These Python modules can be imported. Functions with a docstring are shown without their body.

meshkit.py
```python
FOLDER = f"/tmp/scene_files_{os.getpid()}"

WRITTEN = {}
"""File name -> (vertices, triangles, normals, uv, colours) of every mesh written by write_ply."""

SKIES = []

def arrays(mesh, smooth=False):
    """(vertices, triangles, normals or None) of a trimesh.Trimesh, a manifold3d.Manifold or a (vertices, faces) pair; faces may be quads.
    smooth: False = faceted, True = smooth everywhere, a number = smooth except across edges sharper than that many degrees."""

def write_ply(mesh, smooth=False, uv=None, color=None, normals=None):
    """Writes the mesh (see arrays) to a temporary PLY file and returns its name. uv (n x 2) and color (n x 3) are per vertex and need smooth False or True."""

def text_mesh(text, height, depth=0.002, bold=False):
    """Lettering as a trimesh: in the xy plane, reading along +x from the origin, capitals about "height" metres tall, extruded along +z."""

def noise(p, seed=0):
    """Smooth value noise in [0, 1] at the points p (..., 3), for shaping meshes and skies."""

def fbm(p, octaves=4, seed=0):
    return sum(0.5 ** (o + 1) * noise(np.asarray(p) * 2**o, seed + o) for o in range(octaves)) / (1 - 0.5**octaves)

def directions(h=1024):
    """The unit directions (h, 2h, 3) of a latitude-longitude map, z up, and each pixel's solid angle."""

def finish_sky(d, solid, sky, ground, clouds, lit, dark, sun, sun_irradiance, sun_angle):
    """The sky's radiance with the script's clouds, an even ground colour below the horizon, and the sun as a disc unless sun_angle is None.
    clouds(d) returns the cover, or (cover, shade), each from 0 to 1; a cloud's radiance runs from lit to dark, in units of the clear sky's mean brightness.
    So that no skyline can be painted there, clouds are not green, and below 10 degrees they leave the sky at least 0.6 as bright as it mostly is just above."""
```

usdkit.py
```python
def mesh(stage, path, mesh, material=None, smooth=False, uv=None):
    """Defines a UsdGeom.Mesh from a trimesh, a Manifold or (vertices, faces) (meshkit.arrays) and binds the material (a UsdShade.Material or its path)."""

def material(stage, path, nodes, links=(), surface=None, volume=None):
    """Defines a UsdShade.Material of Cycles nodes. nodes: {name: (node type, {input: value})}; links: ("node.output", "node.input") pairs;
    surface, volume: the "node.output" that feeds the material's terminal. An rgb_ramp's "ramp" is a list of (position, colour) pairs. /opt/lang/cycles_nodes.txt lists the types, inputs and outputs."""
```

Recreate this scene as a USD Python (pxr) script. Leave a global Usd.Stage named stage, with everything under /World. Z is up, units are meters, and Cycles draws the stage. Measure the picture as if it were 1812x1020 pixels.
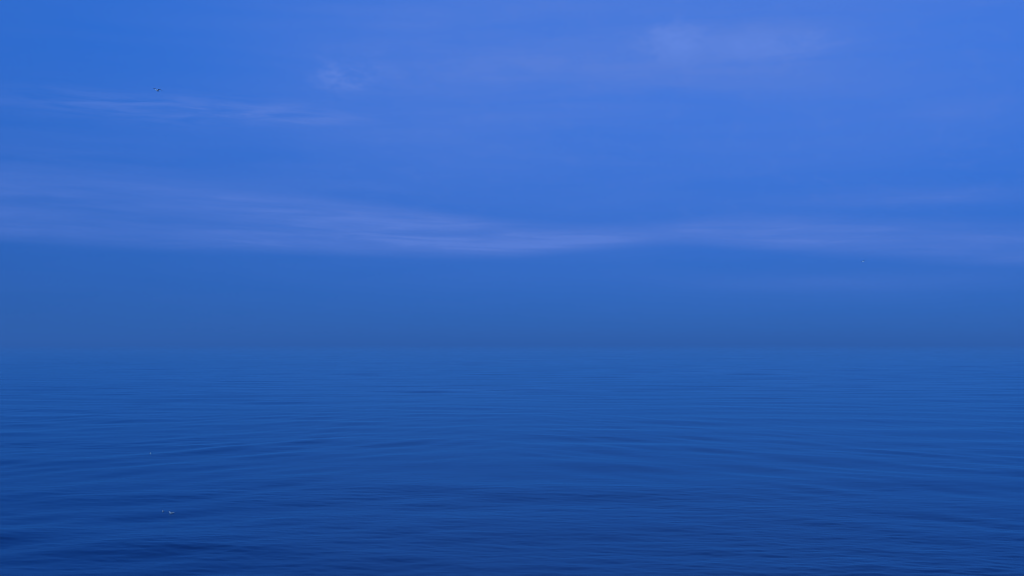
import math
import numpy as np
import trimesh
import manifold3d as m3
import usdkit
from pxr import Usd, UsdGeom, UsdLux, UsdShade, Gf, Vt, Sdf

stage = Usd.Stage.CreateInMemory()
UsdGeom.SetStageUpAxis(stage, 'Z')
UsdGeom.SetStageMetersPerUnit(stage, 1.0)
UsdGeom.Xform.Define(stage, '/World')
UsdGeom.Scope.Define(stage, '/World/Looks')

# ------------------------------------------------------------------ camera, sky, sun, exposure
EYE = 18.0                       # metres above the water
F = 2187.0                       # focal length in pixels of the 1812 wide photograph
PITCH = 2.57                     # degrees up: the horizon stands below the middle
SUN_EL, SUN_ROT = math.radians(6.0), math.radians(196.0)     # low behind the camera
DOME_STRENGTH = 0.15
EXPOSURE = 0.59

cam = UsdGeom.Camera.Define(stage, '/World/camera')
cam.CreateHorizontalApertureAttr(36.0)
cam.CreateFocalLengthAttr(36.0 * F / 1812.0)
cam.CreateClippingRangeAttr((0.5, 200000.0))
cam.CreateExposureAttr(EXPOSURE)
cam.AddTranslateOp().Set((0, 0, EYE))
cam.AddRotateXOp().Set(90.0 + PITCH)


class G:
    """A Cycles node graph written as expressions."""
    def __init__(self):
        self.n, self.l, self.k = {}, [], 0

    def node(self, kind, out, **inputs):
        self.k += 1
        name = f'n{self.k}'
        self.n[name] = (kind, {a: v for a, v in inputs.items() if not isinstance(v, V)})
        self.l += [(v.s, f'{name}.{a}') for a, v in inputs.items() if isinstance(v, V)]
        return V(self, f'{name}.{out}')

    def math(self, op, a, b=0.0, c=0.0, clamp=False):
        d = dict(math_type=op, value1=a, value2=b, value3=c)
        if clamp:
            d['use_clamp'] = True
        return self.node('math', 'value', **d)

    def smooth(self, a, b, x):
        return self.node('map_range', 'result', range_type='smoothstep', value=x, from_min=a, from_max=b, to_min=0.0, to_max=1.0, clamp=True)

    def bell(self, x, mid, half):
        """exp(-((x-mid)/half)^2)"""
        t = (x - mid) * (1.0 / half)
        return self.math('exponent', (t * t) * -1.0)

    def xyz(self, x, y, z=0.0):
        return self.node('combine_xyz', 'vector', x=x, y=y, z=z)

    def noise(self, vec, scale, detail=4.0, rough=0.55, distortion=0.0):
        return self.node('noise_texture', 'fac', vector=vec, scale=scale, detail=detail, roughness=rough, distortion=distortion)

    def curve(self, x, lo, hi, pts):
        """A piecewise curve through pts [(x, value)] for x in lo..hi, even beyond."""
        top, bot = max(p[1] for p in pts), min(p[1] for p in pts)
        span = max(top - bot, 1e-6)
        xs = np.linspace(lo, hi, 200)
        px, pv = np.array([p[0] for p in pts]), np.array([p[1] for p in pts])
        ys = np.interp(xs, px, pv)
        ker = np.exp(-np.linspace(-2, 2, 9) ** 2)
        ys = np.convolve(np.pad(ys, 4, mode='edge'), ker / ker.sum(), mode='valid')
        stops = [(float(i / 199), ((y - bot) / span,) * 3) for i, y in enumerate(ys)]
        f = self.math('multiply_add', x, 1.0 / (hi - lo), -lo / (hi - lo), clamp=True)
        c = self.node('rgb_ramp', 'color', ramp=stops, interpolate=True, fac=f)
        return self.node('rgb_to_bw', 'val', color=c) * span + bot

    def mix(self, fac, a, b, kind='mix'):
        return self.node('mix', 'color', mix_type=kind, fac=fac, color1=a, color2=b)


class V:
    def __init__(self, g, s): self.g, self.s = g, s
    def __add__(self, o): return self.g.math('add', self, o)
    __radd__ = __add__
    def __mul__(self, o): return self.g.math('multiply', self, o)
    __rmul__ = __mul__
    def __sub__(self, o): return self.g.math('subtract', self, o)
    def __rsub__(self, o): return self.g.math('subtract', o, self)


def azimuth(x): return math.degrees(math.atan((x - 906) / F))
def elevation(y): return math.degrees(math.atan((608 - y) / F))


def sky_material():
    g = G()
    d = g.node('texture_coordinate', 'generated')
    x = g.node('separate_xyz', 'x', vector=d)
    y = g.node('separate_xyz', 'y', vector=d)
    z = g.node('separate_xyz', 'z', vector=d)
    el = g.math('arcsine', z) * (180 / math.pi)
    az = g.math('arctan2', x, y) * (180 / math.pi)
    up = g.math('absolute', z)
    # blue hour air: the whole dome is read between 17 and 90 degrees, so the air near the horizon is even
    low = g.node('vector_math', 'vector', math_type='normalize', vector1=g.xyz(x, y, up * 0.55 + 0.36))
    air = g.node('sky_texture', 'color', sky_type='single_scattering', sun_disc=False, sun_elevation=SUN_EL, sun_rotation=SUN_ROT,
                 ozone_density=6.0, aerosol_density=0.3, air_density=1.0, vector=low)
    air = g.mix(1.0, air, TINT, 'multiply')
    # duller, slightly darker air near the horizon all round
    shade = g.smooth(-3.0, 17.0, g.math('absolute', el)) * 0.46 + 0.64
    air = g.mix(1.0, air, g.xyz(shade, shade, shade), 'multiply')
    dusk = g.math('exponent', g.math('absolute', el) * (-1 / 2.2))
    air = g.mix(dusk * 0.75, air, g.mix(1.0, air, (1.30, 0.88, 0.70), 'multiply'))

    # high thin cloud: stretched, wavy noise over azimuth and elevation
    wob = g.noise(g.xyz(az * 0.06, el * 0.25, 3.0), 1.0, 3.0) - 0.5
    elw = el + wob * 1.1
    st = g.xyz(az * 0.07, elw * 0.75, 1.7)
    streak = g.noise(st, 1.0, 6.0, 0.6, 0.4)
    fine = g.noise(g.xyz(az * 0.22, elw * 2.2, 8.1), 1.0, 5.0, 0.62, 0.6)
    puff = g.noise(g.xyz(az * 0.55, elw * 1.1, 5.5), 1.0, 5.0, 0.6, 0.8)

    fibre = g.noise(g.xyz(az * 0.9 + el * 0.5, el * 1.5 - az * 0.25 + wob, 21.5), 1.0, 6.0, 0.6, 0.25)
    comb = g.noise(g.xyz(az * 0.085, (el + az * 0.035 + wob * 0.8) * 1.7, 12.4), 1.0, 6.0, 0.6, 0.5)

    E, A = elevation, azimuth
    top = g.curve(az, -60, 60, [(-60, 6.6), (A(0), E(322)), (A(250), E(322)), (A(420), E(335)), (A(700), E(371)), (A(900), E(394)), (A(1020), E(401)), (A(1160), E(399)),
                                (A(1290), E(384)), (A(1420), E(388)), (A(1560), E(398)), (A(1812), E(408)), (60, 4.6)]) + wob * 0.35
    bot = g.curve(az, -60, 60, [(-60, 3.9), (A(0), E(440)), (A(300), E(448)), (A(700), E(450)), (A(900), E(452)), (A(1050), E(440)), (A(1200), E(428)), (A(1400), E(450)),
                                (A(1560), E(462)), (A(1812), E(478)), (60, 3.4)]) + wob * 0.25
    soft = g.curve(az, -60, 60, [(-60, 1.2), (A(0), 1.0), (A(300), 1.0), (A(620), 0.6), (A(820), 0.42), (A(1200), 0.42), (A(1500), 0.55), (A(1812), 0.6), (60, 0.9)])
    strength = g.curve(az, -60, 60, [(-60, 0.5), (A(0), 0.50), (A(300), 0.55), (A(600), 0.72), (A(760), 0.92), (A(900), 0.98), (A(1060), 0.95), (A(1300), 0.78), (A(1500), 0.80), (A(1812), 0.60), (60, 0.55)])
    band = g.smooth(-0.30, 0.42, el - bot) * (1.0 - g.smooth(-1.0, 1.0, (el - top + soft * 0.25) * g.math('divide', 1.0, soft))) * (g.smooth(0.25, 0.75, comb) * 0.70 + 0.58) * (g.smooth(0.3, 0.7, fine) * 0.35 + 0.72) * strength
    # thin upper fringe above the band on the left, and faint smears right of it
    fringe = g.bell(el, E(300), 1.5) * g.smooth(A(1500), A(200), az) * (streak * 1.0 - 0.12) * 0.55
    smear = g.bell(el, E(362), 0.35) * g.bell(az, A(1620), 5.0) * fine * 0.65
    under = g.bell(el, E(505), 0.55) * g.bell(az, A(1560), 7.5) * (streak + 0.2) * 0.38
    # streaks on the left with a hooked end
    tail = g.bell(elw, E(208) , 0.62) * g.bell(az, A(330), 8.0) * g.smooth(0.28, 0.72, fine) * 0.72
    tail2 = g.bell(el, E(216), 0.20) * g.bell(az, A(560), 1.7) * 0.42
    tail3 = g.bell(el - (az - A(480)) * 0.16, E(196), 0.28) * g.bell(az, A(490), 1.2) * (puff * 0.9) * 0.6
    # the veil over the middle and right of the sky, and its brighter puffs
    veil = g.smooth(A(120), A(900), az) * g.smooth(E(600), E(60), el) * (streak * 0.7 + 0.28) * 0.88 * (1.0 - g.smooth(A(1350), A(2150), az) * 0.60) * (1.0 - g.smooth(18, 30, el) * 0.85)
    bank = g.bell(elw, E(108), 1.6) * g.smooth(A(420), A(760), az) * (1.0 - g.smooth(A(1280), A(1640), az)) * (g.smooth(0.3, 0.7, streak) * 0.4 + g.smooth(0.3, 0.7, puff) * 0.4) * 0.42
    knot = g.bell(elw, E(72), 0.75) * g.bell(az, A(1195), 1.25) * g.smooth(0.26, 0.74, fibre) * 0.66
    knot2 = g.bell(elw, E(92), 0.6) * g.bell(az, A(1350), 3.6) * fibre * 0.62
    knot3 = g.bell(elw, E(130), 0.75) * g.bell(az, A(605) , 1.5) * g.smooth(0.40, 0.68, fibre) * 0.42
    knot4 = g.bell(elw, E(214), 0.55) * g.bell(az, A(1700), 2.6) * fine * 0.42
    beyond = g.smooth(10, 40, el) * g.smooth(0.45, 0.75, streak) * 0.35 + g.smooth(26, 60, g.math('absolute', az)) * g.smooth(3, 9, el) * g.smooth(0.42, 0.72, streak) * 0.6
    thin = g.smooth(0.0, 3.0, el) * (streak - 0.35) * 0.22 + g.smooth(4.0, 7.0, el) * g.smooth(0.50, 0.72, fibre) * 0.10 * g.smooth(A(300), A(900), az)
    cover = band + fringe + smear + under + tail + tail2 + tail3 + veil + bank + knot + knot2 + knot3 + knot4 + beyond + thin
    cover = g.math('minimum', g.math('maximum', cover, 0.0), 1.0)
    core = g.math('minimum', (knot + knot2 + knot3) * 1.3 + tail * 0.35 + g.smooth(0.55, 1.0, band) * 0.35, 1.0)
    sky = g.mix(cover, air, g.mix(0.85, air, g.mix(core, CLOUD, CLOUD_BRIGHT)))
    b = g.node('background_shader', 'background', color=sky, strength=DOME_STRENGTH)
    return usdkit.material(stage, '/World/Looks/blue_hour_sky', g.n, g.l, surface=b.s)


TINT = (0.93, 0.90, 1.25)
CLOUD = (0.48, 0.99, 3.12)
CLOUD_BRIGHT = (0.68, 1.24, 3.55)
dome = UsdLux.DomeLight.Define(stage, '/World/sky')
UsdShade.MaterialBindingAPI.Apply(dome.GetPrim()).Bind(sky_material())
dome.GetPrim().SetCustomDataByKey('kind', 'structure')

sun = UsdLux.DistantLight.Define(stage, '/World/sun')
sun.CreateIntensityAttr(0.6)
sun.CreateAngleAttr(0.53)
sun.CreateColorAttr(Gf.Vec3f(0.34, 0.60, 1.0))
sun.GetPrim().CreateAttribute('inputs:normalize', Sdf.ValueTypeNames.Bool).Set(True)
sd = Gf.Vec3d(math.sin(SUN_ROT) * math.cos(SUN_EL), math.cos(SUN_ROT) * math.cos(SUN_EL), math.sin(SUN_EL))
sun.AddTransformOp().Set(Gf.Matrix4d().SetRotate(Gf.Rotation(Gf.Vec3d(0, 0, 1), sd)))


def tag(prim, **data):
    p = prim.GetPrim() if hasattr(prim, 'GetPrim') else prim
    for k, v in data.items():
        p.SetCustomDataByKey(k, v)


# ------------------------------------------------------------------ the sea: one sheet to the horizon, waves as geometry
rng = np.random.default_rng(11)


def value_noise(x, y, seed):
    i, j = np.floor(x).astype(np.int64), np.floor(y).astype(np.int64)
    u, v = x - i, y - j
    u, v = u * u * (3 - 2 * u), v * v * (3 - 2 * v)

    def h(a, b):
        n = (a * 374761393 + b * 668265263 + seed * 144665) & 0xFFFFFFFF
        n = ((n ^ (n >> 13)) * 1274126177) & 0xFFFFFFFF
        return ((n ^ (n >> 16)) & 0xFFFF) / 65535.0
    return (h(i, j) * (1 - u) + h(i + 1, j) * u) * (1 - v) + (h(i, j + 1) * (1 - u) + h(i + 1, j + 1) * u) * v


def patches(x, y, size, seed, turn=0.0):
    """Smooth patches in 0..1 of about the given size (across, deep)."""
    c, s = math.cos(turn), math.sin(turn)
    a, b = (x * c + y * s) / size[0], (-x * s + y * c) / size[1]
    n = 0.55 * value_noise(a, b, seed) + 0.3 * value_noise(a * 2.1 + 7, b * 2.1 + 3, seed + 1) + 0.15 * value_noise(a * 4.3, b * 4.3, seed + 2)
    return np.clip((n - 0.25) / 0.5, 0, 1)


def wave_set(n, lo, hi, rms_slope, heading, spread):
    """n wave trains: (kx, ky, amplitude, phase); heading in degrees from +y; every octave carries the same slope."""
    lam = np.exp(rng.uniform(math.log(lo), math.log(hi), n))
    th = np.radians(heading + rng.normal(0, spread, n))
    k = 2 * math.pi / lam
    a = rms_slope * math.sqrt(2.0 / n) / k
    return np.stack([k * np.sin(th), k * np.cos(th), a, rng.uniform(0, 2 * math.pi, n), lam], 1)


def make_sea():
    front = np.radians(np.arange(-30.0, 30.001, 0.09))
    rest = np.radians(np.linspace(30.0, 330.0, 92)[1:-1])
    az = np.concatenate([front, rest])
    near = np.array([4.0, 12.0, 24.0, 38.0, 52.0, 64.0])
    mid = np.concatenate([np.exp(np.arange(math.log(72.0), math.log(250.0), 0.0022)), np.exp(np.arange(math.log(250.4), math.log(2600.0), 0.0045))])
    far = np.exp(np.linspace(math.log(2700.0), math.log(45000.0), 50))
    r = np.concatenate([near, mid, far])
    R, A = np.meshgrid(r, az, indexing='ij')
    X, Y = R * np.sin(A), R * np.cos(A)
    step_a = np.gradient(np.concatenate([az, [az[0] + 2 * math.pi]]))[:-1][None, :] * R
    step_r = np.gradient(r)[:, None] * np.ones_like(R)
    x, y = X.ravel(), Y.ravel()
    cell = np.maximum(step_a * 0.6, step_r).ravel()
    gust = patches(x, y, (150, 95), 5)                       # where the breeze ruffles the surface
    gust2 = patches(x, y, (60, 30), 23)
    side = 1 / (1 + np.exp(-x / 9.0))                         # crests run one way to the right, the other way to the left
    pr, pl = patches(x, y, (70, 34), 41, -0.9), patches(x, y, (70, 34), 57, 0.9)
    near_by = 1 / (1 + ((x * x + y * y) / 240.0 ** 2))        # the crossing wave trains die out with distance
    chop = 0.26 + 1.05 * gust * (0.30 + 1.0 * gust2 ** 1.5)
    chop = chop * (0.5 + 0.5 * near_by)
    sets = [
        (wave_set(26, 14.0, 52.0, 0.019, 184, 22), 0.6 + 0.6 * patches(x, y, (260, 160), 71)),
        (wave_set(60, 3.0, 14.0, 0.028, 186, 32), chop),
        (wave_set(90, 0.8, 3.4, 0.042, 184, 34), chop),
        (wave_set(26, 5.0, 20.0, 0.050, 180 + 54, 13), side * (0.15 + 0.95 * pr) * near_by),
        (wave_set(26, 6.0, 22.0, 0.046, 180 - 52, 13), (1 - side) * (0.15 + 0.95 * pl) * near_by),
    ]
    z, gx, gy, lost = (np.zeros_like(x) for _ in range(4))
    for waves, env in sets:
        for kx, ky, a, ph, lam in waves:
            t = np.clip((lam / cell - 2.2) / 2.2, 0, 1)
            w = t * t * (3 - 2 * t)
            lost += 0.5 * (a * a * (kx * kx + ky * ky)) * (env * env) * (1 - w * w)
            on = w > 0
            e = (a * env * w)[on]
            p = kx * x[on] + ky * y[on] + ph
            c, s = np.cos(p), np.sin(p)
            z[on] += e * c
            gx[on] -= e * s * kx
            gy[on] -= e * s * ky
    nrm = np.stack([-gx, -gy, np.ones_like(gx)], 1)
    nrm /= np.linalg.norm(nrm, axis=1, keepdims=True)
    # roughness that stands for the ripples too fine for the sheet
    fine = 0.0010 * (0.5 + chop)
    rough = np.sqrt(np.sqrt(2.0 * (fine + 0.3 * lost)))
    n_r, n_a = R.shape
    pts = np.vstack([np.stack([x, y, z], 1), [[0, 0, 0]]])
    nrm = np.vstack([nrm, [[0, 0, 1]]])
    rough = np.append(rough, 0.3)
    i, j = np.meshgrid(np.arange(n_r - 1), np.arange(n_a), indexing='ij')
    jn = (j + 1) % n_a
    q = np.stack([i * n_a + j, i * n_a + jn, (i + 1) * n_a + jn, (i + 1) * n_a + j], -1).reshape(-1, 4)
    j = np.arange(n_a)
    fan = np.stack([np.full(n_a, n_r * n_a), (j + 1) % n_a, j], 1)
    counts = np.concatenate([np.full(len(q), 4, np.int32), np.full(len(fan), 3, np.int32)])
    index = np.concatenate([q.ravel(), fan.ravel()]).astype(np.int32)

    g = G()
    at = g.node('attribute', 'fac', attribute='ripple')
    pos = g.node('geometry', 'position')
    small = g.noise(pos, 2.2, 5.0, 0.6)
    bump = g.node('bump', 'normal', height=small, strength=0.25, distance=0.05)
    deep = g.node('diffuse_bsdf', 'BSDF', color=WATER)
    shine = g.node('glossy_bsdf', 'BSDF', distribution='multi_ggx', color=SHINE, roughness=at, normal=bump)
    b = g.node('mix_closure', 'closure', fac=g.node('fresnel', 'fac', IOR=1.333), closure1=deep, closure2=shine)
    mat = usdkit.material(stage, '/World/Looks/sea_water', g.n, g.l, surface=b.s)
    m = UsdGeom.Mesh.Define(stage, '/World/sea')
    m.CreatePointsAttr(Vt.Vec3fArray.FromNumpy(pts.astype(np.float32)))
    m.CreateFaceVertexCountsAttr(Vt.IntArray.FromNumpy(counts))
    m.CreateFaceVertexIndicesAttr(Vt.IntArray.FromNumpy(index))
    m.CreateSubdivisionSchemeAttr('none')
    m.CreateNormalsAttr(Vt.Vec3fArray.FromNumpy(nrm.astype(np.float32)))
    m.SetNormalsInterpolation('vertex')
    UsdGeom.PrimvarsAPI(m).CreatePrimvar('ripple', Sdf.ValueTypeNames.FloatArray, 'vertex').Set(Vt.FloatArray.FromNumpy(rough.astype(np.float32)))
    UsdShade.MaterialBindingAPI.Apply(m.GetPrim()).Bind(mat)
    tag(m, label='dark blue open sea with low ripples reaching a hazy horizon', category='sea', kind='structure')
    return x, y, z, n_r, n_a


WATER = (0.0005, 0.015, 0.085)
SHINE = (0.42, 0.76, 0.79)
SEA = make_sea()

# ------------------------------------------------------------------ haze over the water
HAZE_TOP = 66.0
box = trimesh.creation.box([92000, 92000, HAZE_TOP + 3.0])
box.apply_translation([0, 0, (HAZE_TOP - 3.0) / 2])
hz = usdkit.material(stage, '/World/Looks/sea_haze', {'v': ('principled_volume', {'color': (0.255, 0.485, 0.73), 'density': 3.2e-4, 'anisotropy': 0.0})}, volume='v.volume')
haze = usdkit.mesh(stage, '/World/haze', box, hz)
tag(haze, label='thin bluish haze lying over the sea and blurring the horizon', category='haze', kind='stuff')


# ------------------------------------------------------------------ birds
def plain(name, color, rough=0.7):
    return usdkit.material(stage, f'/World/Looks/{name}', {'p': ('principled_bsdf', {'base_color': color, 'roughness': rough})}, surface='p.BSDF')


def plumage(name, pale, dark, lo, hi):
    """Pale body, dark outer wings: the split is by distance from the bird's own long axis."""
    g = G()
    p = g.node('texture_coordinate', 'object')
    ax = g.math('absolute', g.node('separate_xyz', 'x', vector=p))
    n = g.noise(p, 24.0, 3.0)
    f = g.smooth(lo, hi, ax + (n - 0.5) * 0.05)
    c = g.mix(f, pale, dark)
    c = g.mix((n - 0.5) * 0.2 + 0.05, c, (0.3, 0.3, 0.3))
    b = g.node('principled_bsdf', 'BSDF', base_color=c, roughness=0.75)
    return usdkit.material(stage, f'/World/Looks/{name}', g.n, g.l, surface=b.s)


BEAK = plain('yellow_beak', (0.55, 0.35, 0.06), 0.4)
DARK = plain('dark_feather', (0.07, 0.072, 0.08))
EYE_M = plain('bird_eye', (0.01, 0.01, 0.01), 0.2)
WHITE = plumage('gull_plumage', (0.92, 0.92, 0.92), (0.12, 0.125, 0.14), 0.11, 0.17)
PALE = plumage('floating_gull_plumage', (0.40, 0.41, 0.42), (0.17, 0.18, 0.19), 0.06, 0.10)


def chain(joints, flat=1.0):
    """A tapered limb through joints [(x, y, z, radius)]; flat squashes each ball in z."""
    def ball(j):
        s = m3.Manifold.sphere(1.0, 20).scale((j[3], j[3], j[3] * flat))
        return s.translate(j[:3])
    out = m3.Manifold()
    for a, b in zip(joints[:-1], joints[1:]):
        out += m3.Manifold.hull(ball(a) + ball(b))
    return out


def soften(man, length=0.012):
    m = man.refine_to_length(length).to_mesh()
    t = trimesh.Trimesh(m.vert_properties[:, :3], m.tri_verts)
    trimesh.smoothing.filter_taubin(t, iterations=8)
    return t


def bird(name, where, heading, roll=0.0, pitch=0.0, **data):
    x = UsdGeom.Xform.Define(stage, '/World/' + name)
    x.AddTranslateOp().Set(where)
    x.AddRotateZOp().Set(heading)
    x.AddRotateXOp().Set(pitch)
    x.AddRotateYOp().Set(roll)
    tag(x, **data)
    return '/World/' + name


def beak_mesh(p, q, r):
    return soften(chain([(*p, r), (*[(a + b) / 2 for a, b in zip(p, q)], r * 0.8), (*q, r * 0.35)]), 0.006)


def flying(name, where, heading, roll, pitch, raise_, **data):
    """Flies along its own +y; wing span about 1.35 m."""
    path = bird(name, where, heading, roll, pitch, **data)
    body = chain([(0, -0.30, 0.00, 0.030), (0, -0.14, 0.0, 0.072), (0, 0.02, -0.005, 0.092), (0, 0.14, 0.0, 0.078), (0, 0.22, 0.018, 0.056), (0, 0.275, 0.026, 0.050), (0, 0.30, 0.024, 0.038)])
    fan = m3.Manifold.hull(chain([(0, -0.24, 0, 0.03), (-0.075, -0.40, 0, 0.012)], 0.4) + chain([(0, -0.24, 0, 0.03), (0.075, -0.40, 0, 0.012)], 0.4))
    body += fan
    tips = []
    for s in (-1, 1):
        lead = [(s * 0.05, 0.10, 0.03, 0.026), (s * 0.27, 0.17, 0.03 + 0.24 * raise_, 0.018), (s * 0.50, 0.08, 0.03 + 0.27 * raise_, 0.012), (s * 0.66, -0.06, 0.03 + 0.20 * raise_, 0.008)]
        trail = [(s * 0.05, -0.09, 0.025, 0.016), (s * 0.25, -0.05, 0.02 + 0.22 * raise_, 0.009), (s * 0.45, -0.09, 0.02 + 0.26 * raise_, 0.007), (s * 0.655, -0.12, 0.03 + 0.20 * raise_, 0.006)]
        for k in range(3):
            quad = m3.Manifold()
            for j in (lead[k], lead[k + 1], trail[k], trail[k + 1]):
                quad += m3.Manifold.sphere(j[3], 12).translate(j[:3])
            body += m3.Manifold.hull(quad)
        t = m3.Manifold()
        for j in ((s * 0.648, -0.05, 0.03 + 0.205 * raise_, 0.0095), (s * 0.645, -0.118, 0.03 + 0.205 * raise_, 0.008), (s * 0.74, -0.17, 0.03 + 0.15 * raise_, 0.004)):
            t += m3.Manifold.sphere(j[3], 12).translate(j[:3])
        tips.append(m3.Manifold.hull(t))
    usdkit.mesh(stage, path + '/body', soften(body), WHITE, smooth=True)
    for k, t in enumerate(tips):
        usdkit.mesh(stage, path + ('/wing_tip' if k == 0 else '/wing_tip_001'), soften(t), DARK, smooth=True)
    usdkit.mesh(stage, path + '/beak', beak_mesh((0, 0.325, 0.020), (0, 0.392, 0.008), 0.013), BEAK, smooth=True)
    for k, s in enumerate((-1, 1)):
        usdkit.mesh(stage, path + ('/eye' if k == 0 else '/eye_001'), trimesh.creation.icosphere(2, 0.007).apply_translation([s * 0.042, 0.295, 0.036]), EYE_M, smooth=True)


def floating(name, where, heading, size, **data):
    """Sits on the water, breast towards its own +y."""
    path = bird(name, where, heading, **data)
    S = lambda *j: tuple(c * size for c in j)
    body = chain([S(0, -0.30, 0.085, 0.018), S(0, -0.20, 0.070, 0.050), S(0, -0.06, 0.050, 0.084), S(0, 0.08, 0.050, 0.088), S(0, 0.155, 0.075, 0.062)])
    body += chain([S(0, 0.14, 0.08, 0.058), S(0, 0.165, 0.15, 0.040), S(0, 0.18, 0.205, 0.044), S(0, 0.205, 0.21, 0.036)])
    usdkit.mesh(stage, path + '/body', soften(body), PALE, smooth=True)
    for k, s in enumerate((-1, 1)):
        w = chain([S(s * 0.062, 0.09, 0.075, 0.035), S(s * 0.078, -0.02, 0.085, 0.042), S(s * 0.050, -0.20, 0.10, 0.022), S(s * 0.012, -0.36, 0.115, 0.006)])
        usdkit.mesh(stage, path + ('/wing' if k == 0 else '/wing_001'), soften(w), PALE, smooth=True)
        usdkit.mesh(stage, path + ('/eye' if k == 0 else '/eye_001'), trimesh.creation.icosphere(2, 0.007 * size).apply_translation(S(s * 0.036, 0.205, 0.222)), EYE_M, smooth=True)
    usdkit.mesh(stage, path + '/beak', beak_mesh(S(0, 0.235, 0.205), S(0, 0.30, 0.192), 0.012 * size), BEAK, smooth=True)


def on_water(px, py):
    """Where the photograph's pixel meets the mean water level, and the sheet's height there."""
    d = F * EYE / (py - 608.0)
    x, y = (px - 906.0) / F * d, d
    i = np.argmin((SEA[0] - x) ** 2 + (SEA[1] - y) ** 2)
    return (x, y, float(SEA[2][i]) - 0.005)


def in_air(px, py, d):
    return ((px - 906.0) / F * d, d, EYE + (608.0 - py) / F * d)


flying('flying_bird', in_air(273, 157, 145.0), 158, -16, 4, 0.55,
       label='white bird with dark outstretched wings flying alone in the upper left of the blue sky', category='bird', group='birds flying over the sea')
flying('flying_bird_001', in_air(1528.5, 463, 330.0), 120, 10, 0, 0.7,
       label='tiny faint bird flying far off, just under the pale cloud band at the right', category='bird', group='birds flying over the sea')
floating('floating_bird', on_water(269.5, 803), 205, 1.1,
         label='pale bird floating by itself on the water at left, farthest out of the floating ones', category='bird', group='birds floating on the sea')
floating('floating_bird_001', on_water(307.5, 905), 112, 0.95,
         label='pale bird floating on near dark water, the right and brighter one of a close pair', category='bird', group='birds floating on the sea')
floating('floating_bird_002', on_water(293, 903), 168, 0.75,
         label='smaller dim bird floating on near dark water, just left of a brighter one', category='bird', group='birds floating on the sea')
